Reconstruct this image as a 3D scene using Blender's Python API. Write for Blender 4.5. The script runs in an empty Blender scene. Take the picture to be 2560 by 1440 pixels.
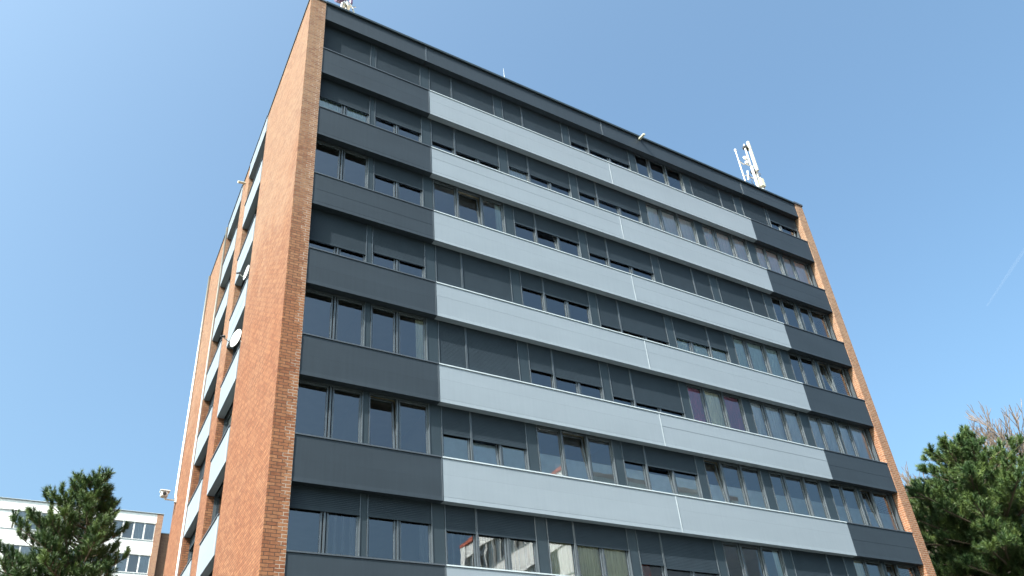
import bpy, math, random
import numpy as np
from mathutils import Matrix, Vector, Euler
R = math.radians
random.seed(7)
rng = np.random.default_rng(7)
scene = bpy.context.scene
col = scene.collection

# ------------------------------------------------------------------ camera
cd = bpy.data.cameras.new('camera'); cam = bpy.data.objects.new('camera', cd); col.objects.link(cam)
yaw, pitch, roll = 0.564037485, 0.533944177, -0.0915733409
f = Vector((math.sin(yaw)*math.cos(pitch), math.cos(yaw)*math.cos(pitch), math.sin(pitch)))
rt = f.cross(Vector((0, 0, 1))).normalized(); up = rt.cross(f)
r_ = rt*math.cos(roll) + up*math.sin(roll); u_ = -rt*math.sin(roll) + up*math.cos(roll)
m = Matrix((r_, u_, -f)).transposed().to_4x4(); m.translation = Vector((-3.885, -15.356, 1.604))
cam.matrix_world = m
cd.sensor_width = 36; cd.lens = 1913.53/2560*36; cd.shift_y = 228.44/2560
cd.clip_start = .1; cd.clip_end = 5000
scene.camera = cam

# ------------------------------------------------------------------ light
SUN_AZ = 69.0      # degrees from the front normal (-Y) towards -X
SUN_EL = 44.5
w = bpy.data.worlds.new('World'); scene.world = w; w.use_nodes = True
nt = w.node_tree; bg = nt.nodes['Background']
sky = nt.nodes.new('ShaderNodeTexSky'); sky.sky_type = 'NISHITA'; sky.sun_disc = False
sdir = Vector((-math.sin(R(SUN_AZ))*math.cos(R(SUN_EL)), -math.cos(R(SUN_AZ))*math.cos(R(SUN_EL)), math.sin(R(SUN_EL))))
sky.sun_elevation = R(SUN_EL)
sky.sun_rotation = math.atan2(sdir.x, sdir.y)
sky.altitude = 0; sky.air_density = 1.0; sky.dust_density = 8.0; sky.ozone_density = 5.0
tn = nt.nodes.new('ShaderNodeVectorMath'); tn.operation = 'MULTIPLY'; tn.inputs[1].default_value = (.92, 1.08, .98)
nt.links.new(sky.outputs[0], tn.inputs[0]); nt.links.new(tn.outputs[0], bg.inputs[0]); bg.inputs[1].default_value = .15
sl = bpy.data.lights.new('sun', 'SUN'); sl.energy = 4.8; sl.angle = R(.5); sl.color = (1, .95, .87)
so = bpy.data.objects.new('sun', sl); col.objects.link(so)
so.rotation_euler = (-sdir).to_track_quat('-Z', 'Y').to_euler(); so.location = (-30, -30, 50)
scene.view_settings.view_transform = 'Standard'; scene.view_settings.look = 'None'
scene.view_settings.exposure = 1.33; scene.view_settings.gamma = 1

# ------------------------------------------------------------------ helpers
def tag(o, label=None, cat=None, group=None, kind=None):
    if label: o['label'] = label
    if cat: o['category'] = cat
    if group: o['group'] = group
    if kind: o['kind'] = kind
    return o
def empty(name, loc=(0, 0, 0), rz=0, parent=None):
    o = bpy.data.objects.new(name, None); col.objects.link(o)
    o.location = loc; o.rotation_euler = (0, 0, rz); o.empty_display_size = .3
    if parent: o.parent = parent
    return o
class MB:
    def __init__(s): s.v = []; s.f = []; s.mi = []; s.k = 0
    def add(s, vs, fs):
        n = len(s.v); s.v += [tuple(p) for p in vs]
        for q in fs: s.f.append(tuple(i+n for i in q)); s.mi.append(s.k)
    def box(s, x0, x1, y0, y1, z0, z1):
        s.add([(x0,y0,z0),(x1,y0,z0),(x1,y1,z0),(x0,y1,z0),(x0,y0,z1),(x1,y0,z1),(x1,y1,z1),(x0,y1,z1)],
              [(0,3,2,1),(4,5,6,7),(0,1,5,4),(1,2,6,5),(2,3,7,6),(3,0,4,7)])
    def quad(s, a, b, c, d): s.add([a, b, c, d], [(0, 1, 2, 3)])
    def tube(s, pts, rad, n=8, cap=True):
        pts = [Vector(p) for p in pts]
        if not isinstance(rad, (list, tuple)): rad = [rad]*len(pts)
        vs = []; fs = []
        for i, p in enumerate(pts):
            d = (pts[min(i+1, len(pts)-1)]-pts[max(i-1, 0)]).normalized()
            a = d.cross(Vector((0, 0, 1)) if abs(d.z) < .95 else Vector((1, 0, 0))).normalized(); b = d.cross(a)
            for k in range(n):
                t = 2*math.pi*k/n; vs.append(p + (a*math.cos(t)+b*math.sin(t))*rad[i])
        for i in range(len(pts)-1):
            for k in range(n):
                fs.append((i*n+k, i*n+(k+1) % n, (i+1)*n+(k+1) % n, (i+1)*n+k))
        if cap:
            fs.append(tuple(range(n))); fs.append(tuple((len(pts)-1)*n+k for k in reversed(range(n))))
        s.add(vs, fs)
    def build(s, name, mat, parent=None, loc=None, rot=None, smooth=False, bevel=0):
        me = bpy.data.meshes.new(name); me.from_pydata(s.v, [], s.f); me.update()
        for mm in (mat if isinstance(mat, (list, tuple)) else [mat]): me.materials.append(mm)
        if isinstance(mat, (list, tuple)): me.polygons.foreach_set('material_index', s.mi)
        if smooth: me.polygons.foreach_set('use_smooth', [True]*len(me.polygons))
        o = bpy.data.objects.new(name, me); col.objects.link(o)
        if parent: o.parent = parent
        if loc is not None: o.location = loc
        if rot is not None: o.rotation_euler = rot
        if bevel:
            b = o.modifiers.new('bevel', 'BEVEL'); b.width = bevel; b.segments = 1; b.limit_method = 'ANGLE'
        return o

# ------------------------------------------------------------------ materials
def newmat(name):
    mt = bpy.data.materials.new(name); mt.use_nodes = True
    return mt, mt.node_tree, mt.node_tree.nodes['Principled BSDF']
def N(nt, t, **kw):
    n = nt.nodes.new(t)
    for k, v in kw.items(): setattr(n, k, v)
    return n
def simple(name, c, rough=.5, metal=0, noise=.08, nscale=3, bump=0, bscale=30, spec=.5):
    mt, nt, b = newmat(name)
    tc = N(nt, 'ShaderNodeTexCoord')
    nz = N(nt, 'ShaderNodeTexNoise'); nz.inputs['Scale'].default_value = nscale; nz.inputs['Detail'].default_value = 4
    nt.links.new(tc.outputs['Object'], nz.inputs['Vector'])
    mr = N(nt, 'ShaderNodeMapRange'); mr.inputs['To Min'].default_value = 1-noise; mr.inputs['To Max'].default_value = 1+noise
    mr.inputs['From Min'].default_value = .3; mr.inputs['From Max'].default_value = .7
    nt.links.new(nz.outputs['Fac'], mr.inputs['Value'])
    mx = N(nt, 'ShaderNodeVectorMath', operation='SCALE'); mx.inputs[0].default_value = c
    nt.links.new(mr.outputs[0], mx.inputs['Scale']); nt.links.new(mx.outputs[0], b.inputs['Base Color'])
    b.inputs['Roughness'].default_value = rough; b.inputs['Metallic'].default_value = metal
    b.inputs['Specular IOR Level'].default_value = spec
    if bump:
        n2 = N(nt, 'ShaderNodeTexNoise'); n2.inputs['Scale'].default_value = bscale; n2.inputs['Detail'].default_value = 3
        nt.links.new(tc.outputs['Object'], n2.inputs['Vector'])
        bp = N(nt, 'ShaderNodeBump'); bp.inputs['Strength'].default_value = 1; bp.inputs['Distance'].default_value = bump
        nt.links.new(n2.outputs['Fac'], bp.inputs['Height']); nt.links.new(bp.outputs[0], b.inputs['Normal'])
    return mt

def brick_mat(name, base1=(.235, .119, .068), base2=(.160, .069, .040), mortar=(.21, .165, .13), old=True, bump=.008):
    mt, nt, b = newmat(name); L = nt.links.new
    tc = N(nt, 'ShaderNodeTexCoord'); sp = N(nt, 'ShaderNodeSeparateXYZ'); L(tc.outputs['Object'], sp.inputs[0])
    ad = N(nt, 'ShaderNodeMath', operation='ADD'); L(sp.outputs[0], ad.inputs[0]); L(sp.outputs[1], ad.inputs[1])
    cb = N(nt, 'ShaderNodeCombineXYZ'); L(ad.outputs[0], cb.inputs[0]); L(sp.outputs[2], cb.inputs[1])
    # wobble so joints are not ruler straight
    wn = N(nt, 'ShaderNodeTexNoise'); wn.inputs['Scale'].default_value = 9; L(cb.outputs[0], wn.inputs['Vector'])
    ws = N(nt, 'ShaderNodeVectorMath', operation='SUBTRACT'); L(wn.outputs['Color'], ws.inputs[0]); ws.inputs[1].default_value = (.5, .5, .5)
    wsc = N(nt, 'ShaderNodeVectorMath', operation='SCALE'); L(ws.outputs[0], wsc.inputs[0]); wsc.inputs['Scale'].default_value = .018
    wa = N(nt, 'ShaderNodeVectorMath', operation='ADD'); L(cb.outputs[0], wa.inputs[0]); L(wsc.outputs[0], wa.inputs[1])
    br = N(nt, 'ShaderNodeTexBrick'); L(wa.outputs[0], br.inputs['Vector'])
    br.inputs['Scale'].default_value = 1; br.inputs['Brick Width'].default_value = .225; br.inputs['Row Height'].default_value = .08
    br.inputs['Mortar Size'].default_value = .0075; br.inputs['Mortar Smooth'].default_value = .25; br.inputs['Bias'].default_value = 0
    br.inputs['Color1'].default_value = (*base1, 1); br.inputs['Color2'].default_value = (*base2, 1)
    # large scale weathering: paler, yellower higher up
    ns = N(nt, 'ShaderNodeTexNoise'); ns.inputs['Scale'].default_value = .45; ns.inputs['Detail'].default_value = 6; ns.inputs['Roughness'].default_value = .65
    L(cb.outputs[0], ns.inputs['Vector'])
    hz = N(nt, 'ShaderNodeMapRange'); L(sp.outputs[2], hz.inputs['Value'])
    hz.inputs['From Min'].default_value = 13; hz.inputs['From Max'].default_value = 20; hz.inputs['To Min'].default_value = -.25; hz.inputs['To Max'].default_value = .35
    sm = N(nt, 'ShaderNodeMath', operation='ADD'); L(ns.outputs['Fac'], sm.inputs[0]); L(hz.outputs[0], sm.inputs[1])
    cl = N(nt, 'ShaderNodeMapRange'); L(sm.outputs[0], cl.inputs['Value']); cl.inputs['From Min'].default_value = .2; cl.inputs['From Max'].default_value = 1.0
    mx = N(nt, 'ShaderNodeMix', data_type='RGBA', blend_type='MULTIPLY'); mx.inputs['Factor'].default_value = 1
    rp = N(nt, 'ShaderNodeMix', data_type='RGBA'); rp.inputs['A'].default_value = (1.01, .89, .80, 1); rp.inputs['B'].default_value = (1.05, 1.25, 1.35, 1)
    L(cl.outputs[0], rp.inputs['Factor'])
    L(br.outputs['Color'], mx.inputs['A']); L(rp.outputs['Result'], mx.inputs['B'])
    # fine mottling
    n3 = N(nt, 'ShaderNodeTexNoise'); n3.inputs['Scale'].default_value = 14; n3.inputs['Detail'].default_value = 4; L(cb.outputs[0], n3.inputs['Vector'])
    m3 = N(nt, 'ShaderNodeMapRange'); L(n3.outputs['Fac'], m3.inputs['Value']); m3.inputs['From Min'].default_value = .3; m3.inputs['From Max'].default_value = .7; m3.inputs['To Min'].default_value = .78; m3.inputs['To Max'].default_value = 1.2
    sc = N(nt, 'ShaderNodeVectorMath', operation='SCALE'); L(mx.outputs['Result'], sc.inputs[0]); L(m3.outputs[0], sc.inputs['Scale'])
    # mortar colour
    if old:
        # dark raked old joints low down near the corner, pale repointed joints along the inner edge
        rowz = N(nt, 'ShaderNodeMath', operation='DIVIDE'); L(sp.outputs[2], rowz.inputs[0]); rowz.inputs[1].default_value = .16
        fl = N(nt, 'ShaderNodeMath', operation='FLOOR'); L(rowz.outputs[0], fl.inputs[0])
        wh = N(nt, 'ShaderNodeTexWhiteNoise', noise_dimensions='1D'); L(fl.outputs[0], wh.inputs['W'])
        th = N(nt, 'ShaderNodeMath', operation='MULTIPLY_ADD'); L(wh.outputs['Value'], th.inputs[0]); th.inputs[1].default_value = .2; th.inputs[2].default_value = -.24
        gt = N(nt, 'ShaderNodeMath', operation='GREATER_THAN'); L(ad.outputs[0], gt.inputs[0]); L(th.outputs[0], gt.inputs[1])
        lt = N(nt, 'ShaderNodeMath', operation='LESS_THAN'); L(ad.outputs[0], lt.inputs[0]); lt.inputs[1].default_value = .05
        mk = N(nt, 'ShaderNodeMath', operation='MULTIPLY'); L(gt.outputs[0], mk.inputs[0])
        fy = N(nt, 'ShaderNodeMath', operation='LESS_THAN'); L(sp.outputs[1], fy.inputs[0]); fy.inputs[1].default_value = .004
        mk0 = N(nt, 'ShaderNodeMath', operation='MULTIPLY'); L(lt.outputs[0], mk0.inputs[0]); L(fy.outputs[0], mk0.inputs[1]); L(mk0.outputs[0], mk.inputs[1])
        hz2 = N(nt, 'ShaderNodeMapRange'); L(sm.outputs[0], hz2.inputs['Value']); hz2.inputs['From Min'].default_value = .45; hz2.inputs['From Max'].default_value = .75
        mo = N(nt, 'ShaderNodeMix', data_type='RGBA'); mo.inputs['A'].default_value = (.075, .042, .03, 1); mo.inputs['B'].default_value = (*mortar, 1); L(hz2.outputs[0], mo.inputs['Factor'])
        mo2 = N(nt, 'ShaderNodeMix', data_type='RGBA'); L(mo.outputs['Result'], mo2.inputs['A']); mo2.inputs['B'].default_value = (.31, .26, .22, 1); L(mk.outputs[0], mo2.inputs['Factor'])
        mcol = mo2.outputs['Result']
    else:
        rgb = N(nt, 'ShaderNodeRGB'); rgb.outputs[0].default_value = (*mortar, 1); mcol = rgb.outputs[0]
    fm = N(nt, 'ShaderNodeMix', data_type='RGBA'); L(br.outputs['Fac'], fm.inputs['Factor']); L(sc.outputs[0], fm.inputs['A']); L(mcol, fm.inputs['B'])
    L(fm.outputs['Result'], b.inputs['Base Color']); b.inputs['Roughness'].default_value = .9; b.inputs['Specular IOR Level'].default_value = .2
    inv = N(nt, 'ShaderNodeMath', operation='SUBTRACT'); inv.inputs[0].default_value = 1; L(br.outputs['Fac'], inv.inputs[1])
    n4 = N(nt, 'ShaderNodeTexNoise'); n4.inputs['Scale'].default_value = 30; n4.inputs['Detail'].default_value = 3; L(cb.outputs[0], n4.inputs['Vector'])
    n5 = N(nt, 'ShaderNodeTexNoise'); n5.inputs['Scale'].default_value = 3.5; n5.inputs['Detail'].default_value = 2; L(cb.outputs[0], n5.inputs['Vector'])
    h = N(nt, 'ShaderNodeMath', operation='MULTIPLY_ADD'); L(n4.outputs['Fac'], h.inputs[0]); h.inputs[1].default_value = .5; L(inv.outputs[0], h.inputs[2])
    h2 = N(nt, 'ShaderNodeMath', operation='MULTIPLY_ADD'); L(n5.outputs['Fac'], h2.inputs[0]); h2.inputs[1].default_value = 1.2; L(h.outputs[0], h2.inputs[2])
    bp = N(nt, 'ShaderNodeBump'); bp.inputs['Strength'].default_value = 1; bp.inputs['Distance'].default_value = bump; L(h2.outputs[0], bp.inputs['Height'])
    L(bp.outputs[0], b.inputs['Normal'])
    return mt

def panel_mat(name, c, rough=.42, metal=.0, var=.05, spec=.5):
    """coated metal sheet: faint streaks, waviness and dirt"""
    mt, nt, b = newmat(name); L = nt.links.new
    tc = N(nt, 'ShaderNodeTexCoord')
    mp = N(nt, 'ShaderNodeMapping'); mp.inputs['Scale'].default_value = (.35, 1, 1.2); L(tc.outputs['Object'], mp.inputs[0])
    n1 = N(nt, 'ShaderNodeTexNoise'); n1.inputs['Scale'].default_value = 1.3; n1.inputs['Detail'].default_value = 3; L(mp.outputs[0], n1.inputs['Vector'])
    mp2 = N(nt, 'ShaderNodeMapping'); mp2.inputs['Scale'].default_value = (9, 1, .5); L(tc.outputs['Object'], mp2.inputs[0])
    n2 = N(nt, 'ShaderNodeTexNoise'); n2.inputs['Scale'].default_value = 1.5; n2.inputs['Detail'].default_value = 4; L(mp2.outputs[0], n2.inputs['Vector'])
    a = N(nt, 'ShaderNodeMath', operation='ADD'); L(n1.outputs['Fac'], a.inputs[0]); L(n2.outputs['Fac'], a.inputs[1])
    mr = N(nt, 'ShaderNodeMapRange'); L(a.outputs[0], mr.inputs['Value']); mr.inputs['From Min'].default_value = .7; mr.inputs['From Max'].default_value = 1.3
    mr.inputs['To Min'].default_value = 1-var; mr.inputs['To Max'].default_value = 1+var
    s = N(nt, 'ShaderNodeVectorMath', operation='SCALE'); s.inputs[0].default_value = c; L(mr.outputs[0], s.inputs['Scale'])
    L(s.outputs[0], b.inputs['Base Color'])
    b.inputs['Metallic'].default_value = metal; b.inputs['Roughness'].default_value = rough; b.inputs['Specular IOR Level'].default_value = spec
    bp = N(nt, 'ShaderNodeBump'); bp.inputs['Strength'].default_value = 1; bp.inputs['Distance'].default_value = .006; L(n1.outputs['Fac'], bp.inputs['Height'])
    L(bp.outputs[0], b.inputs['Normal'])
    return mt

def glass_mat(name, ior=2.3, tint=(.98, .99, .99), wob=.0015):
    mt = bpy.data.materials.new(name); mt.use_nodes = True; nt = mt.node_tree; L = nt.links.new
    nt.nodes.remove(nt.nodes['Principled BSDF']); out = nt.nodes['Material Output']
    tr = N(nt, 'ShaderNodeBsdfTransparent'); tr.inputs[0].default_value = (*tint, 1)
    gl = N(nt, 'ShaderNodeBsdfGlossy'); gl.inputs['Roughness'].default_value = .0; gl.inputs['Color'].default_value = (.93, .96, 1, 1)
    fr = N(nt, 'ShaderNodeFresnel'); fr.inputs[0].default_value = ior
    tc = N(nt, 'ShaderNodeTexCoord'); nz = N(nt, 'ShaderNodeTexNoise'); nz.inputs['Scale'].default_value = 1.6; nz.inputs['Detail'].default_value = 1
    L(tc.outputs['Object'], nz.inputs['Vector'])
    bp = N(nt, 'ShaderNodeBump'); bp.inputs['Distance'].default_value = wob; L(nz.outputs['Fac'], bp.inputs['Height']); L(bp.outputs[0], gl.inputs['Normal'])
    mx = N(nt, 'ShaderNodeMixShader'); L(fr.outputs[0], mx.inputs[0]); L(tr.outputs[0], mx.inputs[1]); L(gl.outputs[0], mx.inputs[2])
    L(mx.outputs[0], out.inputs['Surface'])
    return mt

def cloth_mat(name, c, trans=.35, alpha=1.0):
    mt = bpy.data.materials.new(name); mt.use_nodes = True; nt = mt.node_tree; L = nt.links.new
    nt.nodes.remove(nt.nodes['Principled BSDF']); out = nt.nodes['Material Output']
    tc = N(nt, 'ShaderNodeTexCoord'); mp = N(nt, 'ShaderNodeMapping'); mp.inputs['Scale'].default_value = (14, 14, 1.6); L(tc.outputs['Object'], mp.inputs[0])
    nz = N(nt, 'ShaderNodeTexNoise'); nz.inputs['Scale'].default_value = 1.0; nz.inputs['Detail'].default_value = 3; L(mp.outputs[0], nz.inputs['Vector'])
    mr = N(nt, 'ShaderNodeMapRange'); L(nz.outputs['Fac'], mr.inputs['Value']); mr.inputs['From Min'].default_value = .3; mr.inputs['From Max'].default_value = .7; mr.inputs['To Min'].default_value = .86; mr.inputs['To Max'].default_value = 1.06
    s = N(nt, 'ShaderNodeVectorMath', operation='SCALE'); s.inputs[0].default_value = c; L(mr.outputs[0], s.inputs['Scale'])
    d = N(nt, 'ShaderNodeBsdfDiffuse'); t = N(nt, 'ShaderNodeBsdfTranslucent'); L(s.outputs[0], d.inputs[0]); L(s.outputs[0], t.inputs[0])
    mx = N(nt, 'ShaderNodeMixShader'); mx.inputs[0].default_value = trans; L(d.outputs[0], mx.inputs[1]); L(t.outputs[0], mx.inputs[2])
    if alpha < 1:
        tp = N(nt, 'ShaderNodeBsdfTransparent'); m2 = N(nt, 'ShaderNodeMixShader'); m2.inputs[0].default_value = alpha
        L(tp.outputs[0], m2.inputs[1]); L(mx.outputs[0], m2.inputs[2]); L(m2.outputs[0], out.inputs['Surface'])
    else: L(mx.outputs[0], out.inputs['Surface'])
    return mt

M = {}
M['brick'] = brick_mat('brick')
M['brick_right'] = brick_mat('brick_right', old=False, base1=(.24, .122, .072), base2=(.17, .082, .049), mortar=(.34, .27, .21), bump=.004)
M['brick_plain'] = brick_mat('brick_plain', old=False, base1=(.34, .16, .09), base2=(.26, .11, .07), mortar=(.36, .28, .22))
M['dark'] = panel_mat('dark_panel', (.025, .034, .045), rough=.5, spec=.22, var=.10)
M['light'] = panel_mat('light_panel', (.196, .230, .270), rough=.5, var=.04, spec=.4)
M['post'] = panel_mat('dark_cladding', (.025, .037, .048), rough=.45, spec=.2)
M['frame'] = simple('anthracite_frame', (.075, .09, .105), rough=.25, noise=.06, metal=.2)
M['edge'] = simple('light_trim', (.40, .45, .49), rough=.35, noise=.04)
M['joint'] = simple('light_joint', (.31, .35, .39), rough=.4, noise=.05)
M['edge_dark'] = simple('dark_trim', (.05, .06, .075), rough=.4, noise=.05)
M['shutter'] = simple('shutter_slats', (.022, .032, .043), rough=.55, noise=.06, spec=.15)
M['interior'] = simple('interior_wall', (.58, .50, .40), rough=.9, noise=.1, nscale=.8)
M['slab'] = simple('ceiling_paint', (.55, .47, .36), rough=.9, noise=.05)
M['glass'] = glass_mat('window_glass')
M['white_curtain'] = cloth_mat('white_curtain', (.93, .95, .95), trans=.06)
M['cream_curtain'] = cloth_mat('cream_curtain', (.94, .92, .72), trans=.06)
M['green_curtain'] = cloth_mat('pale_green_curtain', (.78, .88, .82), trans=.06)
M['purple_curtain'] = cloth_mat('purple_curtain', (.50, .11, .22), trans=.06)
M['sheer'] = cloth_mat('sheer_curtain', (.6, .62, .64), alpha=.5)
M['film'] = simple('frosted_film', (.66, .72, .74), rough=.55, noise=.06, nscale=5)
M['paper'] = simple('paper', (.8, .82, .82), rough=.8, noise=.02)
M['red'] = simple('red_cloth', (.25, .04, .02), rough=.8, noise=.15)
M['white_paint'] = simple('white_paint', (.60, .60, .59), rough=.4, noise=.04)
M['white_panel'] = panel_mat('white_panel', (.80, .80, .80), rough=.5, var=.02)
M['galv'] = simple('galvanised_steel', (.45, .46, .45), rough=.4, metal=.6, noise=.15, nscale=20)
M['black_plastic'] = simple('black_plastic', (.03, .03, .035), rough=.5)
M['cream_plastic'] = simple('cream_plastic', (.50, .49, .40), rough=.5, noise=.05)
M['roofing'] = simple('roofing', (.12, .12, .12), rough=.9)
M['concrete'] = simple('concrete', (.33, .32, .30), rough=.9, noise=.12)
M['purple'] = simple('fringe_purple_plastic', (.14, .08, .15), rough=.4)  # purple lens fringe put into the base colour of the left mast units

# ------------------------------------------------------------------ ground
g = MB(); g.quad((-1500, -1500, 0), (1500, -1500, 0), (1500, 1500, 0), (-1500, 1500, 0))
gm = simple('grass', (.036, .042, .028), rough=.95, noise=.35, nscale=1.5, bump=.02, bscale=25)
tag(g.build('ground', gm), kind='structure')
p = MB(); p.box(-9, 30, -9, -6, 0, .02); p.box(-9, -6, -6, 30, 0, .02)
tag(p.build('path', simple('asphalt', (.06, .06, .06), rough=.9, noise=.2, nscale=8)), kind='structure')

# ------------------------------------------------------------------ main building
G = 6.96; H = 2.7; BH = 1.163; WH = H-BH
def sill(n): return G+(n-2)*H
B = empty('apartment_building')
tag(B, 'nine storey apartment block with brick end walls and long pale and dark grey spandrel bands', 'building')
TOP = 25.42
# brick
b = MB(); b.box(-.5, 0, 0, 5.33, 0, TOP); b.build('brick_wall', M['brick'], B)
b = MB(); b.box(-.5, -.1, 7.97, 9.28, 0, TOP); b.build('brick_wall', M['brick'], B)
b = MB(); b.box(-.5, -.1, 11.87, 16.3, 0, TOP); b.build('brick_wall', M['brick'], B)
b = MB(); b.box(22.0, 22.5, 0, 16.3, 0, TOP+.02); b.build('brick_wall', M['brick_right'], B)
b = MB(); b.box(-.1, 22.0, 16.0, 16.3, 0, TOP-.1); b.build('rear_wall', M['brick_plain'], B)
b = MB(); b.box(0, 22, .05, .4, 0, sill(1)-BH); b.build('plinth_wall', M['brick_plain'], B)
# coping on the brick
c = MB()
c.box(-.53, .0, -.03, 5.30, TOP, TOP+.06); c.box(-.53, -.08, 7.99, 9.26, TOP, TOP+.06); c.box(-.53, -.08, 11.89, 16.33, TOP, TOP+.06)
c.box(21.97, 22.54, -.04, 16.33, TOP+.02, TOP+.12)
c.build('coping', M['edge_dark'], B)
c = MB(); c.box(0, 22, .3, 16.0, TOP-.75, TOP-.55); c.build('roof', M['roofing'], B)
# floor slabs and partitions
s = MB()
for n in range(1, 10):
    z0 = sill(n)-BH+.03
    s.box(.0, 22, .36, 5.4, z0, z0+.22); s.box(-.1, 22, 5.4, 16.0, z0, z0+.22)
s.build('floor_slabs', M['slab'], B)
s = MB()
for x in (1.73, 3.57, 6.43, 9.34, 12.53, 15.38, 18.26, 20.04): s.box(x-.05, x+.05, .38, 4.6, 3, TOP-.8)
s.box(0, 22, 4.6, 4.7, 3, TOP-.8)
s.box(2.0, 2.1, 4.7, 16.0, 3, TOP-.8); s.box(-.1, 2.0, 8.6, 8.7, 3, TOP-.8)
s.build('partitions', M['interior'], B)

def skin(mb, x0, x1, z0, z1, y, parts, fold=True):
    """sheet cladding in horizontal boards with hairline gaps, bottom strip slightly turned"""
    zs = [z0] + [z0+(z1-z0)*t for t in parts] + [z1]
    for i in range(len(zs)-1):
        a, c_ = zs[i]+(.0007 if i else 0), zs[i+1]-(.0007 if i < len(zs)-2 else 0)
        d0 = random.uniform(-.003, .003); d1 = random.uniform(-.003, .003)
        if i == 0 and fold: d0 = -.006; d1 = 0
        mb.add([(x0, y+d0, a), (x1, y+d0, a), (x1, y+d1, c_), (x0, y+d1, c_), (x0, y+.012, a), (x1, y+.012, a), (x1, y+.012, c_), (x0, y+.012, c_)],
               [(0, 1, 2, 3), (0, 4, 5, 1), (3, 2, 6, 7), (0, 3, 7, 4), (1, 5, 6, 2)])
    mb.box(x0, x1, y+.0125, .222, z0+.004, z1)

def spandrel(x0, x1, n, kind, parent, zc=None, z_bot=None, joint_l=None, joint_r=None, loc=None, rot=None, y=.022, proud=0):
    z1 = sill(n) if zc is None else zc; z0 = z1-BH if z_bot is None else z_bot
    mb = MB(); skin(mb, x0, x1, z0, z1-.045, y-proud, ((.10, .50) if kind == 'dark' else (.10, .62)) if z1-z0 > 1 else (.5,), True)
    if loc is not None: pass
    o = mb.build('spandrel_panel', M[kind], parent, loc, rot)
    cm = MB(); e = 'edge' if kind == 'light' else 'edge_dark'
    cm.box(x0, x1, y-proud-.02, .30, z1-.034, z1)
    cm.build('cap', M[e], o)
    if joint_l or joint_r:
        jm = MB()
        if joint_l: jm.box(joint_l-.014, joint_l+.014, y-proud-.010, y-proud+.02, z0, z1-.035)
        if joint_r: jm.box(joint_r-.011, joint_r+.011, y-proud-.010, y-proud+.02, z0, z1-.035)
        jm.build('joint_profile', M['joint' if kind == 'light' else 'frame'], o)
    return o

XA, XM, XC, XW = 3.63, 11.05, 18.5, 22.0
for n in range(1, 9):
    spandrel(0.002, XA-.004, n, 'dark', B, joint_r=XA-.03)
    spandrel(XA, XM-.003, n, 'light', B, joint_r=XM)
    spandrel(XM+.003, XC-.004, n, 'light', B)
    spandrel(XC, XW-.002, n, 'dark', B)
# parapet
PB = G+17.65
for x0, x1, j in ((.002, 3.54, 3.55), (3.56, 11.03, 11.04), (11.05, 18.57, 18.58), (18.59, XW-.002, None)):
    mb = MB(); skin(mb, x0, x1, PB, TOP-.03, .022, (.5,), True)
    o = mb.build('parapet_panel', M['dark'], B)
    if j:
        jm = MB(); jm.box(j-.02, j+.02, .01, .03, PB, TOP-.03); jm.build('joint_profile', M['frame'], o)
mb = MB(); mb.box(0.002, XW-.03, -.045, .4, TOP-.028, TOP+.055); mb.box(.002, XW-.03, .38, .42, TOP-.7, TOP-.03)
mb.build('parapet_cap', M['post'], B)

# windows -------------------------------------------------------------
def shutter_mesh(x0, x1, ztop, zbot, y):
    mb = MB(); z = ztop; p = .042
    while z-p > zbot+.03:
        mb.quad((x0, y-.002, z-p+.007), (x1, y-.002, z-p+.007), (x1, y+.001, z), (x0, y+.001, z))
        mb.quad((x0, y+.004, z-p), (x1, y+.004, z-p), (x1, y-.002, z-p+.007), (x0, y-.002, z-p+.007))
        z -= p
    mb.box(x0, x1, y-.012, y+.016, zbot, z)
    return mb

def curtain_mesh(mb, x0, x1, z0, z1, y, amp=.03, wl=.11, scallop=0):
    n = max(8, int((x1-x0)/.018)); ph = random.uniform(0, 6)
    rows = 2
    vs = []
    for i in range(n+1):
        x = x0+(x1-x0)*i/n; t = (x/wl)*2*math.pi+ph
        yy = y+amp*(math.sin(t)+.35*math.sin(2.3*t+1))
        zb = z0+(scallop*abs(math.sin(x*math.pi/.16)) if scallop else 0)
        vs += [(x, yy*1.0, zb), (x+.01*math.sin(t*.7), y+amp*.6*math.sin(t), z1)]
    mb.add(vs, [(2*i, 2*i+2, 2*i+3, 2*i+1) for i in range(n)])

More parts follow.
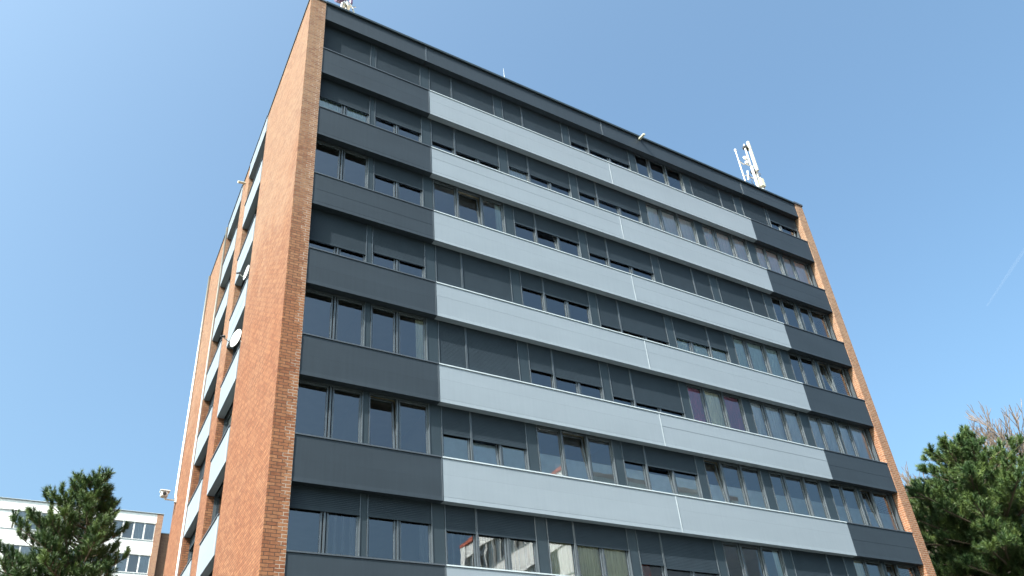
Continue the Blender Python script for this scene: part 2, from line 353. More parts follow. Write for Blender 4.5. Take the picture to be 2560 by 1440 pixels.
def window(parent, x0, x1, lights, shutters, z, h, st, loc=(0, 0, 0), rot=None):
    """frame plane y .255-.35, glass .315, shutters .25, curtains .42;  z = sill, h = opening height"""
    cov = st.get('cov', [0]*len(shutters)); tilt = st.get('tilt')
    fr = MB(); t = z+h+.06
    fr.box(x0, x1, .27, .36, z-.02, z+.045)                       # bottom rail
    fr.box(x0, x1, .27, .36, z+h-.02, t)                          # head
    fr.box(x0, x0+.03, .27, .36, z+.045, z+h-.02); fr.box(x1-.03, x1, .27, .36, z+.045, z+h-.02)
    for i in range(len(lights)-1):
        a, c_ = lights[i][1], lights[i+1][0]; mid = (a+c_)/2
        fr.box(mid-.022, mid+.022, .262, .36, z+.045, z+h-.02)
    # shutter guide rails
    for k, (a, c_) in enumerate(shutters):
        fr.box(a-.022, a-.001, .228, .268, z, t); fr.box(c_+.001, c_+.022, .228, .268, z, t)
    o = fr.build('window', M['frame'], parent, loc, rot)
    sm = MB(); gm_ = MB()
    for i, (a, c_) in enumerate(lights):
        s = .032
        lo, hi = a-.0, c_+.0
        zz0, zz1 = z+.05, z+h-.024
        top = .13 if tilt == i else 0
        def sash(xa, xb, za, zb, ya, yb):
            k = lambda zz: top*(zz-zz0)/(zz1-zz0)
            mbx = [(xa, ya+k(za), za), (xb, ya+k(za), za), (xb, yb+k(za), za), (xa, yb+k(za), za), (xa, ya+k(zb), zb), (xb, ya+k(zb), zb), (xb, yb+k(zb), zb), (xa, yb+k(zb), zb)]
            return mbx, [(0,3,2,1),(4,5,6,7),(0,1,5,4),(1,2,6,5),(2,3,7,6),(3,0,4,7)]
        e = .028
        ya, yb = .285, .345
        l0 = max(x0+.031, lo-e); l1 = min(x1-.031, hi+e)
        for xx in ((l0, l0+e+.012, zz0, zz1), (l1-e-.012, l1, zz0, zz1)): sm.add(*sash(xx[0], xx[1], xx[2], xx[3], ya, yb))
        sm.add(*sash(l0+e+.012, l1-e-.012, zz0, zz0+.045, ya+.002, yb)); sm.add(*sash(l0+e+.012, l1-e-.012, zz1-.045, zz1, ya+.002, yb))
        q, _ = sash(l0+e+.012, l1-e-.012, zz0+.045, zz1-.045, .312, .320)
        jit = random.uniform(-.008, .008); jx = random.uniform(-.004, .004); q = [(vx, vy+jit*((vz-zz0)/h-.5)+jx*(vx-l0)/(l1-l0), vz) for vx, vy, vz in q]
        gm_.add([q[0], q[1], q[5], q[4]], [(0, 1, 2, 3)])
    sm.build('sash', M['frame'], o)
    gm_.build('pane', M['glass'], o)
    for k, cv in enumerate(cov):
        if cv > .02:
            a, c_ = shutters[k]
            zb = z+h-(h-.0)*cv if cv < 1 else z+.002
            shutter_mesh(a, c_, z+h+.05, zb, .248).build('shutter', M['shutter'], o)
    cur = st.get('cur')
    if cur:
        if isinstance(cur, str): cur = [cur]*len(lights)
        for kind in sorted(set(k_ for k_ in cur if k_)):
            if not kind: continue
            cm = MB()
            for i, (a, c_) in enumerate(lights):
                if cur[i] != kind: continue
                if kind == 'sheer':
                    xx = a-.03
                    while xx < c_:
                        wd = random.uniform(.04, .10); curtain_mesh(cm, xx, xx+wd, z-.05, z+h, .365, .012, .05); xx += wd+random.uniform(.04, .16)
                elif st.get('scallop'):
                    curtain_mesh(cm, a-.04, c_+.04, z+.18 if i != 1 else z, z+h, .36, .012, .10, .05)
                else: curtain_mesh(cm, a-.06, c_+.06, z-.1, z+h+.02, .368, random.uniform(.012, .018), random.uniform(.08, .13))
            cm.build('curtain', M[{'white': 'white_curtain', 'cream': 'cream_curtain', 'green': 'green_curtain', 'purple': 'purple_curtain', 'sheer': 'sheer'}[kind]], o)
    if st.get('edge_cur') is not None:
        i, kind = st['edge_cur']; a, c_ = lights[i]; cm = MB(); curtain_mesh(cm, c_-.24, c_+.04, z-.1, z+h, .372, .018, .07)
        cm.build('curtain', M[kind], o)
    if st.get('film'):
        fm = MB()
        for i, (a, c_) in enumerate(lights):
            tp = .0625 if tilt == i else 0
            fm.quad((a+.012, .326, z+.09), (c_-.012, .326, z+.09), (c_-.012, .326+tp, z+.09+.64), (a+.012, .326+tp, z+.09+.64))
        fm.build('frosted_film', M['film'], o)
    if st.get('paper'):
        a, c_ = lights[0]; pm = MB(); pm.box(c_-.24, c_-.03, .3225, .3245, z+.12, z+.5); pm.build('paper_sheet', M['paper'], o)
    if st.get('red'):
        a, c_ = lights[0]; pm = MB(); curtain_mesh(pm, a-.05, a+.42, z-.1, z+h, .40, .02, .2); pm.build('curtain', M['red'], o)
    return o

MOD = {
 'L1': ((0.01, 1.655), [(.05, .77), (.93, 1.60)], [(.034, 1.63)]),
 'L2': ((1.805, 3.415), [(1.84, 2.48), (2.63, 3.37)], [(1.83, 3.39)]),
 'M1': ((3.735, 6.275), [(3.77, 4.52), (4.65, 5.37), (5.51, 6.24)], [(3.76, 4.555), (4.61, 6.25)]),
 'M2': ((6.605, 9.195), [(6.64, 7.40), (7.53, 8.25), (8.38, 9.16)], [(6.63, 7.41), (7.465, 9.17)]),
 'M3': ((9.505, 12.375), [(9.54, 10.28), (10.43, 11.30), (11.44, 12.34)], [(9.53, 10.33), (10.385, 12.35)]),
 'M4': ((12.705, 15.195), [(12.74, 13.38), (13.53, 14.24), (14.39, 15.16)], [(12.73, 14.28), (14.335, 15.17)]),
 'M5': ((15.575, 18.055), [(15.61, 16.20), (16.37, 17.13), (17.30, 18.02)], [(15.6, 17.20), (17.255, 18.03)]),
 'R1': ((18.485, 19.975), [(18.52, 19.10), (19.23, 19.94)], [(18.51, 19.95)]),
 'R2': ((20.105, 21.895), [(20.14, 20.74), (20.89, 21.69)], [(20.13, 21.87)]),
}
D = dict
ST = {
 8: D(L1=D(cov=[1]), L2=D(cov=[1]), M1=D(cov=[1, 1]), M2=D(cov=[1, 1]), M3=D(cov=[0.6, 0.62]), M4=D(cov=[0, 0]), M5=D(cov=[1, 1]), R1=D(cov=[1]), R2=D(cov=[0.53])),
 7: D(L1=D(cov=[0.54], cur='green'), L2=D(cov=[0.54]), M1=D(cov=[0.64, 0.68], ), M2=D(cov=[0.54, 0.565], cur=['white', None, None]), M3=D(cov=[0.53, 0.54]), M4=D(cov=[0, 0], cur='white', scallop=1), M5=D(cov=[0, 0], cur='white'), R1=D(cov=[0], cur='white'), R2=D(cov=[0], cur='white')),
 6: D(L1=D(cov=[0]), L2=D(cov=[0.41]), M1=D(cov=[0, 0], tilt=1, edge_cur=(2, 'green_curtain')), M2=D(cov=[0.46, 0.45], tilt=1), M3=D(cov=[0.61, 0.61]), M4=D(cov=[1, 1]), M5=D(cov=[1, 1]), R1=D(cov=[0]), R2=D(cov=[0])),
 5: D(L1=D(cov=[0.71]), L2=D(cov=[0.6]), M1=D(cov=[1, 1]), M2=D(cov=[0.41, 0.42]), M3=D(cov=[0.79, 0.78]), M4=D(cov=[0.57, 0.56], cur='green'), M5=D(cov=[0, 0], cur='green'), R1=D(cov=[0]), R2=D(cov=[0], tilt=0)),
 4: D(L1=D(cov=[0]), L2=D(cov=[0], edge_cur=(1, 'cream_curtain')), M1=D(cov=[1, 1]), M2=D(cov=[0.58, 0.62]), M3=D(cov=[0.76, 0.79]), M4=D(cov=[0, 0], cur=['purple', 'cream', 'purple']), M5=D(cov=[0, 0], cur='white'), R1=D(cov=[0], cur='white'), R2=D(cov=[0], cur='white')),
 3: D(L1=D(cov=[0]), L2=D(cov=[0], tilt=0), M1=D(cov=[0.51, 0.52], film=1, tilt=1), M2=D(cov=[0, 0], tilt=1, film=1, paper=1), M3=D(cov=[0.4, 0.42], tilt=1, film=1), M4=D(cov=[0, 0], film=1, tilt=0), M5=D(cov=[0, 0], film=1), R1=D(cov=[0], film=1), R2=D(cov=[0], film=1, tilt=0)),
 2: D(L1=D(cov=[0.34], cur=[None, 'sheer']), L2=D(cov=[0.34], edge_cur=(1, 'sheer')), M1=D(cov=[0.42, 0.42], cur='sheer'), M2=D(cov=[0.4, 0.41], cur='cream'), M3=D(cov=[0.62, 0.66], red=1), M4=D(cov=[0, 0], edge_cur=(2, 'green_curtain')), M5=D(cov=[.8, .8]), R1=D(cov=[0], cur=['cream', None]), R2=D(cov=[0], tilt=0)),
 1: D(L1=D(cov=[.5]), L2=D(cov=[1]), M1=D(cov=[0, 0], cur='white'), M2=D(cov=[1, 1]), M3=D(cov=[0, 0]), M4=D(cov=[.5, .5]), M5=D(cov=[0, 0], cur='white'), R1=D(cov=[1]), R2=D(cov=[0])),
}
POSTS = [(1.66, 1.80), (3.42, 3.73), (6.28, 6.60), (9.20, 9.50), (12.38, 12.70), (15.20, 15.57), (18.06, 18.48), (19.98, 20.10)]
for n in range(1, 9):
    z = sill(n)
    for k, ((x0, x1), lights, sh) in MOD.items():
        window(B, x0, x1, lights, sh, z, WH, ST[n][k])
    for a, c_ in POSTS:
        pm = MB(); pm.box(a, c_, .243, .37, z-.02, z+WH+.055); pm.build('cladding_post', M['post'], B)
    pm = MB(); pm.box(21.9, 22.0, .25, .37, z-.02, z+WH+.055); pm.build('cladding_post', M['post'], B)
    # sill board and wall core behind the band
    pm = MB(); pm.box(0, 22, .224, .37, z-BH-.002+.06+.004, z-.04)
    pm.build('wall_core', M['post'], B)
pm = MB(); pm.box(0, 22, .224, .37, PB+.064, TOP-.2); pm.build('wall_core', M['post'], B)
# small white ornament on a window sill is a separate thing (below)

# gable bays: local x = -Y world, local y = +X world
ROT = (0, 0, -math.pi/2)
def bay(y0, y1, tag_):
    wd = y1-y0
    for n in range(1, 10):
        z = sill(n) if n < 9 else TOP+.02
        L0 = (-.52, y1, 0)
        bot = z-BH if n < 9 else PB
        kind = 'light'
        mb = MB(); skin(mb, .01, wd-.01, bot, z-.045, .0, (.45,) , False)
        o = mb.build('spandrel_panel', M['light'], B, L0, ROT)
        cm = MB(); cm.box(.0, wd, -.03, .30, z-.036, z+.0); cm.build('cap', M['edge_dark'], o)
        cm = MB(); cm.box(wd-.155, wd-.14, -.012, .01, bot, z-.04); cm.build('joint_profile', M['edge'], o)
        if n < 9:
            st = D(cov=[random.choice([0, 0, .3, .6])], cur=random.choice([None, 'white', None]))
            window(B, .03, wd-.03, [(.08, wd/2-.06), (wd/2+.06, wd-.08)], [(.055, wd-.055)], z, WH, st, L0, ROT)
            pm = MB(); pm.box(.0, wd, .27, .40, z-BH+.04, z-.04); pm.build('wall_core', M['post'], B, L0, ROT)
        else:
            pm = MB(); pm.box(.0, wd, .27, .40, PB+.04, TOP-.2); pm.build('wall_core', M['post'], B, L0, ROT)
bay(5.33, 7.97, 'a'); bay(9.28, 11.87, 'b')
s = MB(); s.box(-.1, 0, 5.33, 7.97, 0, sill(1)-BH+.04); s.box(-.1, 0, 9.28, 11.87, 0, sill(1)-BH+.04); s.build('plinth_wall', M['brick_plain'], B)

# white pipes on the gable, rain spouts
d = MB(); d.tube([(-.545, 11.99, .2), (-.545, 11.99, TOP-.1)], .045, 10); d.build('downpipe', M['white_paint'], B, smooth=True)
d = MB(); d.tube([(-.545, 15.75, 14.1), (-.545, 15.75, TOP-.05)], .05, 10); d.build('downpipe', M['white_paint'], B, smooth=True)
d = MB(); d.tube([(12.98, .1, 25.33), (12.93, -.33, 25.24)], .055, 12); d.tube([(12.93, -.33, 25.24), (12.928, -.345, 25.237)], .042, 12); d.build('drain_spout', M['cream_plastic'], B)
d = MB(); d.tube([(-.45, 8.8, 25.10), (-.80, 8.75, 25.02)], .055, 12); d.build('drain_spout', M['cream_plastic'], B)

# ------------------------------------------------------------------ satellite dishes
def dish(name, loc, aim, Rr, label, reach, wall):
    o = empty(name, loc); tag(o, label, 'satellite dish')
    q = Vector(aim).to_track_quat('Z', 'Y'); e = q.to_euler()
    mb = MB(); nr, na = 6, 28; dep = Rr*.22
    vs = [(0, 0, 0)]
    for i in range(1, nr+1):
        r = Rr*i/nr
        for k in range(na):
            a = 2*math.pi*k/na; vs.append((r*.92*math.cos(a), r*math.sin(a), dep*(i/nr)**2))
    fs = [(0, 1+k, 1+(k+1) % na) for k in range(na)]
    for i in range(nr-1):
        for k in range(na):
            fs.append((1+i*na+k, 1+(i+1)*na+k, 1+(i+1)*na+(k+1) % na, 1+i*na+(k+1) % na))
    mb.add(vs, fs)
    do = mb.build('reflector', M['white_paint'], o, (0, 0, 0), e, smooth=True)
    so_ = do.modifiers.new('solid', 'SOLIDIFY'); so_.thickness = .012
    qq = q.to_matrix()
    low = qq @ Vector((0, -Rr*.96, dep)); tip = qq @ Vector((0, -Rr*.55, reach))
    a = MB(); a.tube([low, tip], .016, 8); a.build('arm', M['galv'], o)
    dirn = (qq @ Vector((0, 0, .25*Rr))-tip).normalized()
    l = MB(); l.tube([tip-dirn*.05, tip+dirn*.02, tip+dirn*.03, tip+dirn*.10], [.028, .028, .042, .042], 12); l.build('receiver', M['black_plastic'], o)
    br = MB(); wv = Vector(wall)-Vector(loc)
    br.tube([qq @ Vector((0, 0, -.01)), qq @ Vector((0, 0, -.12)), wv], .022, 8); br.build('bracket', M['galv'], o)
    return o
dish('satellite_dish', (-.48, 6.16, 15.86), (-.934, -.352, .069), .32, 'large white satellite dish with a long receiver arm in a side window bay', .52, (-.36, 6.1, 15.07))
dish('satellite_dish', (-.46, 5.86, 18.32), (-.96, -.10, .08), .27, 'small white satellite dish one storey above the large dish in the side bay', .30, (-.36, 5.75, 17.77))

# ------------------------------------------------------------------ security camera
sc_ = empty('security_camera', (-.55, 15.75, 14.05)); tag(sc_, 'white security camera on a bracket at the foot of the white wall pipe', 'security camera')
a = MB(); a.box(-.02, .05, -.08, .08, -.1, .1); a.tube([(0, 0, 0), (-.38, 0, .0), (-.42, 0, .08)], .035, 8); a.build('bracket', M['white_paint'], sc_)
a = MB(); a.box(-.56, -.30, -.14, .14, .08, .30); a.build('housing', M['white_paint'], sc_, bevel=.03)
a = MB(); a.box(-.60, -.24, -.17, .17, .302, .34); a.build('sun_shield', M['white_paint'], sc_)
a = MB(); a.tube([(-.43, -.141, .18), (-.43, -.16, .175)], .07, 14); a.build('lens', M['black_plastic'], sc_)

# ------------------------------------------------------------------ roof masts
RZ = TOP-.55
def sector_mast():
    o = empty('antenna_mast', (21.3, 1.0, RZ)); tag(o, 'white cellular antenna mast with panel antennas near the right roof corner', 'antenna')
    z = lambda v: v-RZ
    a = MB(); a.tube([(-.06, 0, 0), (-.06, 0, z(29.95))], .038, 10); a.build('mast_pole', M['white_paint'], o)
    a = MB(); a.tube([(-.88, 0, 0), (-.88, 0, z(29.12))], .028, 8); a.tube([(-.88, 0, z(29.10)), (-.88, 0, z(29.2))], .055, 8); a.build('whip_antenna', M['white_paint'], o)
    a = MB(); a.box(.14, .27, -.14, .0, z(28.15), z(30.2)); a.build('panel_antenna', M['cream_plastic'], o, bevel=.03)
    a = MB(); a.box(-.25, -.15, -.16, -.04, z(26.6), z(28.3)); a.build('panel_antenna', M['white_paint'], o, bevel=.03)
    a = MB(); a.box(.03, .30, -.2, .0, z(27.05), z(27.6)); a.build('radio_unit', M['cream_plastic'], o, bevel=.025)
    a = MB(); a.box(.03, .24, -.18, .02, z(26.5), z(26.9)); a.build('radio_unit', M['galv'], o, bevel=.02)
    for zz in (29.75, 28.1):
        a = MB(); a.box(-.14, .14, -.07, .09, z(zz)-.05, z(zz)+.05); a.box(.08, .20, -.04, .06, z(zz)-.09, z(zz)+.03); a.tube([(-.02, -.09, z(zz)), (-.02, .11, z(zz))], .09, 10); a.build('clamp', M['black_plastic'], o)
    for zz, r in ((28.75, .13), (28.45, .10)):
        a = MB(); a.tube([(-.42, -.14, z(zz)), (-.42, -.05, z(zz))], [r*.75, r], 16); a.tube([(-.42, -.05, z(zz)), (-.06, .0, z(zz)-.05)], .025, 6); a.build('microwave_dish', M['white_paint'], o, smooth=False)
    a = MB(); a.tube([(-.88, 0, z(28.45)), (-.62, 0, z(28.33)), (-.42, 0, z(28.42)), (.18, 0, z(28.5))], .028, 6)
    a.tube([(-.88, 0, z(27.5)), (-.55, 0, z(27.55)), (-.06, 0, z(27.6))], .025, 6); a.tube([(-.60, 0, z(27.3)), (-.50, -.03, z(27.9))], .04, 6)
    a.box(.1, .18, -.1, 0, z(27.72), z(28.05)); a.build('cross_arm', M['white_paint'], o)
    a = MB()
    for k in range(4):
        x = .02+.05*k; a.tube([(x, -.12, z(27.7)), (x+.04, -.2, z(27.85)), (x-.03, -.12, z(28.0)), (x-.02, -.06, z(28.2))], .011, 5)
    a.tube([(-.5, 0, z(27.75)), (-.35, -.06, z(27.35)), (-.5, -.04, z(27.2)), (-.3, -.02, z(27.0))], .014, 5)
    a.build('cable', M['black_plastic'], o)
    a = MB(); a.tube([(.2, -.02, z(26.2)), (.2, -.02, z(27.3))], .12, 12); a.box(-.4, .5, -.4, .4, 0, .1); a.build('base', M['galv'], o)
sector_mast()
def left_mast():
    o = empty('antenna_tripod', (1.0, 1.0, RZ)); tag(o, 'antenna tripod with lens-fringe purple and white panel units above the left roof corner', 'antenna')
    z = lambda v: v-RZ
    a = MB(); a.tube([(-.05, 0, 0), (-.05, 0, z(28.6))], .045, 10); a.build('mast_pole', M['galv'], o)
    for k, (x, y) in enumerate(((.42, .0), (-.40, -.25), (-.15, .55))):
        a = MB(); a.tube([(-.05, 0, z(27.55)), (x*.25, y*.2, z(27.52)), (x*.6, y*.6, z(27.1)), (x, y, 0)], .032, 8); a.build('leg', M['white_paint'], o)
    a = MB(); a.tube([(-.44, -.05, z(27.34)), (-.10, 0, z(27.44))], .10, 14); a.build('antenna_unit', M['purple'], o)
    a = MB(); a.box(-.5, -.2, -.1, .15, z(27.5), z(28.2)); a.build('antenna_unit', M['white_paint'], o, bevel=.03)
    a = MB(); a.box(.06, .16, -.1, .1, z(27.42), z(28.1)); a.build('panel_antenna', M['purple'], o, bevel=.02)
    a = MB(); a.box(-.16, .10, -.12, .12, z(27.22), z(27.34)); a.tube([(-.05, -.14, z(27.30)), (-.02, -.14, z(27.12))], .03, 8); a.tube([(.1, 0, z(27.32)), (.30, -.02, z(27.42))], .02, 6); a.build('clamp', M['galv'], o)
left_mast()
o = empty('lightning_rod', (7.39, 1.0, RZ)); tag(o, 'thin pale lightning rod standing on the roof above the pale bands', 'lightning rod')
a = MB(); a.tube([(0, 0, 0), (0, 0, 27.1-RZ), (0, 0, 27.62-RZ)], [.018, .015, .006], 6); a.build('rod', M['galv'], o)
a = MB(); a.tube([(0, 0, 0), (0, 0, .12)], [.14, .10], 12); a.build('base', M['concrete'], o)

# small white figurine on the sill of row 6
fg = MB(); px_ = 3.98; zz = sill(6)+.046
fg.tube([(px_, .44, zz), (px_, .44, zz+.05), (px_+.01, .44, zz+.15), (px_+.02, .44, zz+.2), (px_+.03, .43, zz+.26)], [.07, .075, .05, .03, .012], 10)
fg.tube([(px_+.0, .43, zz+.16), (px_+.09, .40, zz+.24)], [.03, .005], 8)
tag(fg.build('sill_ornament', M['white_paint'], smooth=True), 'small white ornament standing inside a window above the left end of a pale band', 'ornament')

# ------------------------------------------------------------------ white tower behind
def white_tower(loc, rz, x0, x1, top, nfl, label, depth=14, red=False):
    endm = M['white_panel'] if red else M['brick_plain']
    o = empty('apartment_building', loc, rz); tag(o, label, 'building')
    a = MB(); a.box(x1, x1+.46, -.06, depth, 0, top+.02); a.build('end_wall', endm, o)
    a = MB(); a.box(x0-.46, x0, -.06, depth, 0, top+.02); a.build('end_wall', endm, o)
    a = MB(); a.box(x0, x1, .3, depth, 0, top-.3); a.build('core_wall', M['interior'], o)
    a = MB(); cm = M['edge'] if not red else simple('red_coping', (.42, .09, .05), rough=.6)
    hh = .04 if not red else .22
    a.box(x0-.49, x1+.49, -.1, depth+.05, top+.022, top+.022+hh); a.build('coping', cm, o)
    for i in range(nfl):
        zt = top if i == 0 else top-2.25-2.7*(i-1)
        zb = top-.80 if i == 0 else zt-1.22
        a = MB(); a.box(x0, x1, 0, .2, zb, zt); a.build('spandrel_panel', M['white_panel'], o)
        # window strip below band
        ws = top-2.25-2.7*i; wt = zb
        if ws < .5: break
        x = x1-.02; k = 0
        while x-.79*4 > x0:
            if k % 3 == 0 and k > 0:
                fl = MB(); fl.box(x-3.13, x, .08, .14, ws, wt); fl.build('infill_panel', M['white_panel'], o)
            else:
                a = MB(); g_ = MB(); c_ = MB()
                for q in range(4):
                    xx = x-.79*q
                    a.box(xx-.04, xx, .06, .16, ws, wt); a.box(xx-.79, xx-.72, .06, .16, ws, wt)
                    a.box(xx-.72, xx-.04, .06, .16, ws, ws+.07); a.box(xx-.72, xx-.04, .06, .16, wt-.05, wt)
                    g_.quad((xx-.72, .12, ws+.07), (xx-.04, .12, ws+.07), (xx-.04, .12, wt-.05), (xx-.72, .12, wt-.05))
                    if (q+k+i) % 4 != 2: curtain_mesh(c_, xx-.72, xx-.04, ws+.02, wt, .165, .015, .12)
                wo = a.build('window', M['white_paint'], o); g_.build('pane', M['glass'], wo); c_.build('curtain', M['white_curtain'], wo)
            x -= 3.28; k += 1
        a = MB(); a.box(x0, x+.12, .05, .14, ws, wt); a.build('infill_panel', M['white_panel'], o)
        a = MB(); a.box(x0, x1, -.04, .2, ws-.03, ws+.0); a.build('window_sill', M['edge'], o)
    return o
white_tower((0, 50, 0), 0, -22, 1.98, 26.38, 9, 'white banded apartment block with a brick end pier far behind the left pine')
lk = empty('link_wing', (2.44, 50.6, 0)); tag(lk, 'plain brick wing between the white block and the tall brick gable', 'building')
a = MB(); a.box(0, 9, 0, 8, 0, 25.0); a.build('brick_wall', M['brick_plain'], lk)
a = MB(); a.box(-.02, 9.05, -.05, 8.05, 25.0, 25.06); a.build('coping', M['edge'], lk)
# block across the yard: stands behind the photographer, seen mirrored in low windows
white_tower((16.7, -12.5, 0), -math.pi/2, 0.46, 11.5, 16.7, 6, 'white banded block with red coping across the yard, mirrored in the lowest windows', depth=12, red=True)

# ------------------------------------------------------------------ trees
def needle_mat(name, c1, c2):
    mt, nt, b = newmat(name); L = nt.links.new
    at = N(nt, 'ShaderNodeAttribute'); at.attribute_name = 'tint'
    mx = N(nt, 'ShaderNodeMix', data_type='RGBA'); mx.inputs['A'].default_value = (*c1, 1); mx.inputs['B'].default_value = (*c2, 1)
    L(at.outputs['Fac'], mx.inputs['Factor']); L(mx.outputs['Result'], b.inputs['Base Color'])
    b.inputs['Roughness'].default_value = .5; b.inputs['Specular IOR Level'].default_value = .35
    return mt
M['needles'] = needle_mat('pine_needles', (.030, .066, .021), (.110, .160, .042))
M['bark'] = simple('bark', (.12, .085, .06), rough=.95, noise=.3, nscale=12, bump=.01)
M['twig'] = simple('twig_bark', (.14, .108, .088), rough=.9, noise=.2, nscale=8)

def tufts(shoots, nn, nlen, nwid, slen):
    """shoots: array (n,6) start+dir; returns verts, tris, tint"""
    S = np.array(shoots); n = len(S); P = S[:, :3]; Dv = S[:, 3:6]; Dv = Dv/np.linalg.norm(Dv, axis=1)[:, None]
    tint = np.clip(rng.random(n)**1.8+.25*np.sin(P[:, 0]*2.1+P[:, 2]*1.7)*np.sin(P[:, 1]*1.9+P[:, 2]), 0, 1)
    ref = np.where(np.abs(Dv[:, 2:3]) < .9, np.array([[0, 0, 1.]]), np.array([[1., 0, 0]]))
    A = np.cross(Dv, ref); A /= np.linalg.norm(A, axis=1)[:, None]; Bv = np.cross(Dv, A)
    t = rng.random((n, nn)); ang = rng.random((n, nn))*2*np.pi; el = rng.uniform(.4, 1.3, (n, nn))*(1.15-t*.6)
    L_ = slen*rng.uniform(.7, 1.25, (n, 1))
    base = P[:, None]+Dv[:, None]*(t*L_)[..., None]
    rad = A[:, None]*np.cos(ang)[..., None]+Bv[:, None]*np.sin(ang)[..., None]
    nd = Dv[:, None]*np.cos(el)[..., None]+rad*np.sin(el)[..., None]
    nl = nlen*rng.uniform(.7, 1.15, (n, nn))
    tip = base+nd*nl[..., None]; tip[..., 2] -= .08*nl
    side = np.cross(nd, rng.normal(size=(n, nn, 3))); side /= np.linalg.norm(side, axis=2)[..., None]
    w2 = nwid/2
    V = np.stack([base-side*w2, base+side*w2, tip], 2).reshape(-1, 3)
    F = np.arange(len(V)).reshape(-1, 3)
    T = np.repeat(np.clip(np.repeat(tint, nn)+rng.uniform(-.12, .12, n*nn), 0, 1), 3)
    return V, F, T

def np_mesh(name, V, F, T, mat, parent):
    me = bpy.data.meshes.new(name); nv = len(V); nf = len(F); k = F.shape[1]
    me.vertices.add(nv); me.vertices.foreach_set('co', V.astype(np.float32).ravel())
    me.loops.add(nf*k); me.loops.foreach_set('vertex_index', F.astype(np.int32).ravel())
    me.polygons.add(nf); me.polygons.foreach_set('loop_start', np.arange(0, nf*k, k, dtype=np.int32))
    me.update(calc_edges=True)
    if T is not None:
        at = me.attributes.new('tint', 'FLOAT', 'POINT'); at.data.foreach_set('value', T.astype(np.float32))
    me.materials.append(mat)
    o = bpy.data.objects.new(name, me); col.objects.link(o); o.parent = parent
    return o

def pine(loc, h, z0, prof, label, seed, whorl=.32, nb=6, slen=.26, nlen=.12, nwid=.010, nn=46, sub=.16, lean=(0, 0), tops=None, trunk_r=.16, blen=1, upr=((.22, .5), (.35, .75), (.12, .5))):
    rs = random.Random(seed)
    o = empty('pine_tree', loc); tag(o, label, 'tree')
    wood = MB(); shoots = []
    tp = []
    for i in range(9):
        t = i/8; tp.append((lean[0]*t*t+.04*math.sin(i*1.7), lean[1]*t*t+.04*math.cos(i*2.1), (h-.12)*t))
    wood.tube(tp, [max(.012, trunk_r*(1-i/8)**.85) for i in range(9)], 8)
    def axis(z):
        t = z/h; return Vector((lean[0]*t*t, lean[1]*t*t, z))
    shoots.append((*axis(h-.3), .02, .0, 1)); shoots.append((*axis(h-.15), .02, .0, 1))
    z = h-.45; wi = 0
    while z > z0:
        rr = prof(h-z)
        k = nb if h-z > .8 else 4
        a0 = rs.uniform(0, 6.28)
        for j in range(k):
            a = a0+j*2*math.pi/k+rs.uniform(-.35, .35)
            Rm = rr(a) if callable(rr) else rr
            Ln = Rm*rs.uniform(.62, 1.12)
            if Ln < .1: continue
            dir_ = Vector((math.cos(a), math.sin(a), 0)); upk = rs.uniform(*(upr[0] if h-z < 1.2*blen else upr[1] if h-z < 2.5*blen else upr[2]))
            st = axis(z+rs.uniform(-.1, .1)); pts = []; ns = max(3, int(Ln/sub/1.2))
            bend = rs.uniform(-.25, .25); sd = Vector((-dir_.y, dir_.x, 0))
            for i in range(ns+1):
                t = i/ns; pts.append(st+dir_*Ln*t+sd*bend*Ln*t*t*.5+Vector((0, 0, Ln*upk*(t*.35+t*t*.65))))
            r0 = .012+.016*Ln
            wood.tube(pts, [max(.006, r0*(1-i/ns*.8)) for i in range(ns+1)], 5, cap=False)
            for i in range(1, ns+1):
                t = i/ns
                tan = (pts[i]-pts[i-1]).normalized()
                if t < .15 and rs.random() < .6: continue
                m_ = 4 if t > .35 else 2
                if i == ns: shoots.append((*(pts[i]-tan*.1), *(tan+Vector((0, 0, .35)))))
                for q in range(m_):
                    sgn = rs.choice((-1, 1))
                    d2 = (tan*.8+sd*sgn*rs.uniform(.4, 1.1)+Vector((0, 0, rs.uniform(.5, 1.3)))).normalized()
                    l2 = Ln*(1-t)*.45*rs.uniform(.3, 1)+.12
                    nsb = max(1, int(l2/(slen*.75))); pp = pts[i]
                    e2 = pp+d2*l2
                    wood.tube([pp, e2], [.009, .005], 4, cap=False)
                    for s_ in range(nsb):
                        b_ = pp+d2*(l2*(s_+.6)/nsb-.05); d3 = d2+Vector((rs.uniform(-.5, .5), rs.uniform(-.5, .5), rs.uniform(.2, 1.0)))
                        shoots.append((*b_, *d3))
        z -= whorl*rs.uniform(.75, 1.25); wi += 1
    wood.build('trunk', M['bark'], o)
    V, F, T = tufts(shoots, nn, nlen, nwid, slen)
    np_mesh('crown', V, F, T, M['needles'], o)
    print('pine shoots', len(shoots), 'tris', len(F))
    return o

def profL(d):
    # wider on the left (-x), narrow on the right
    def g_(a):
        base = .09+.40*d if d < 2.5 else 1.12+.22*(d-2.5)
        base = min(base, 2.6)
        return base*(1+.42*max(0, -math.cos(a)))*(1-.22*max(0, math.cos(a)))
    return g_
pine((-3.50, 5.0, 0), 10.28, 3.2, profL, 'young pine with upswept branches in front of the white block at lower left', 11, lean=(-.08, 0), whorl=.24, nb=6, sub=.15, slen=.25, nlen=.125, nwid=.013, nn=95)
def profR(d):
    def g_(a): return min(5.2, .45+1.15*d)*(1-.50*max(0, math.cos(a))+.10*max(0, -math.cos(a)))*(1-.12*max(0, -math.sin(a)))
    return g_
pine((38.4, 5.0, 0), 18.3, 6.0, profR, 'big dense pine beside the right brick pier', 5, whorl=.48, nb=9, slen=.42, nlen=.24, nwid=.026, nn=80, sub=.36, lean=(-.8, 0), trunk_r=.35, blen=2.5, upr=((.1, .35), (.0, .22), (-.05, .2)))

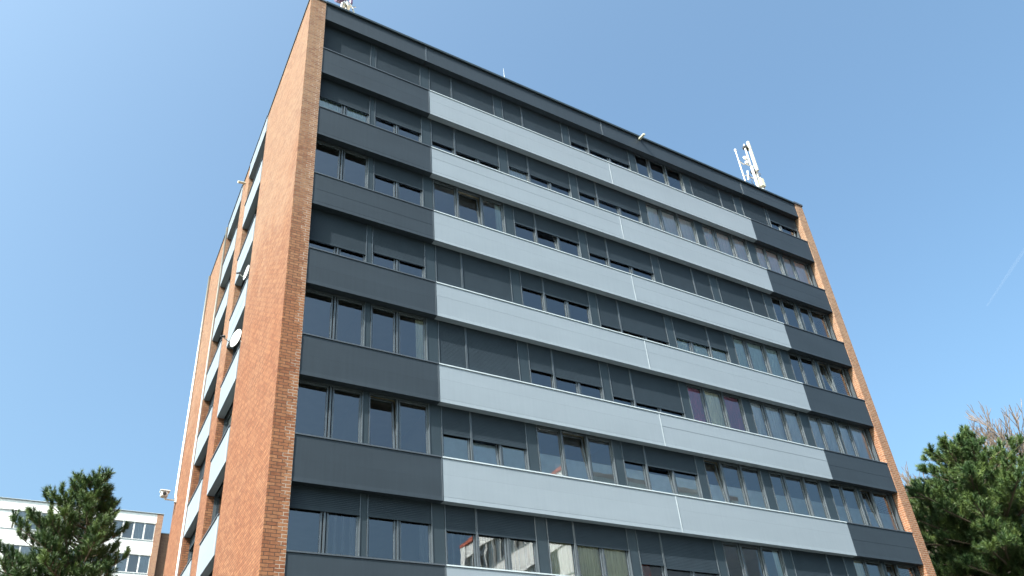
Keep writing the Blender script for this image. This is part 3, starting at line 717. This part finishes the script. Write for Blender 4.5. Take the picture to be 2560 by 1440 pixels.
def bare_tree(loc, h, label, seed, spread=.5, levels=6, r0=.28, name='bare_tree', first=.28):
    rs = random.Random(seed); o = empty(name, loc); tag(o, label, 'tree')
    tr = MB(); cr = MB()
    def grow(p, d, ln, r, lv):
        n = 3; pts = [p]; dd = d.copy()
        for i in range(n):
            dd = (dd+Vector((rs.gauss(0, .09), rs.gauss(0, .09), .06))).normalized(); pts.append(pts[-1]+dd*ln/n)
        (tr if lv < 1 else cr).tube(pts, [r*(1-.35*i/n) for i in range(n+1)], 6 if lv < 2 else (4 if lv < 4 else 3), cap=False)
        if lv >= levels: return
        k = 3 if lv != 3 else 4
        for j in range(k):
            t = 1 if j == 0 else rs.uniform(.45, 1)
            q = pts[0].lerp(pts[-1], t) if t < 1 else pts[-1]
            ax = Vector((rs.gauss(0, 1), rs.gauss(0, 1), rs.gauss(0, .4)))
            nd = (dd+ax.normalized()*(spread*(.45 if j == 0 else 1.0))+Vector((0, 0, .12))).normalized()
            grow(q, nd, ln*rs.uniform(.62, .85), max(.032, r*(.66 if j == 0 else .5)), lv+1)
    grow(Vector((0, 0, 0)), Vector((0, 0, 1)), h*first, r0, 0)
    tr.build('trunk', M['bark'], o); cr.build('crown', M['twig'], o)
    return o
bare_tree((65.5, 14.5, 0), 29.5, 'tall leafless tree with fine upright twigs rising behind the big pine', 3, spread=.46, levels=8, r0=.4)
bare_tree((59.5, 15, 0), 27.5, 'lower leafless tree just left of the tallest one, half hidden by the big pine', 8, spread=.46, levels=8, r0=.4)
bare_tree((45.3, 13.5, 0), 18.2, 'small leafless tree between the brick pier and the big pine', 21, spread=.5, levels=6, r0=.2)

# ------------------------------------------------------------------ faint contrail, 3 km away
cmat = bpy.data.materials.new('contrail_vapour'); cmat.use_nodes = True; nt = cmat.node_tree
nt.nodes.remove(nt.nodes['Principled BSDF'])
tr_ = nt.nodes.new('ShaderNodeBsdfTransparent'); df = nt.nodes.new('ShaderNodeBsdfDiffuse'); df.inputs[0].default_value = (.9, .9, .9, 1)
mxs = nt.nodes.new('ShaderNodeMixShader'); mxs.inputs[0].default_value = .012
nt.links.new(tr_.outputs[0], mxs.inputs[1]); nt.links.new(df.outputs[0], mxs.inputs[2]); nt.links.new(mxs.outputs[0], nt.nodes['Material Output'].inputs['Surface'])
ct = MB(); ct.tube([(2484.5, 938.9, 1379.1), (2479.1, 695.5, 1527.8)], [3.0, 6.5], 10)
tag(ct.build('contrail', cmat, smooth=True), 'faint white contrail in the blue sky at far right', 'contrail')
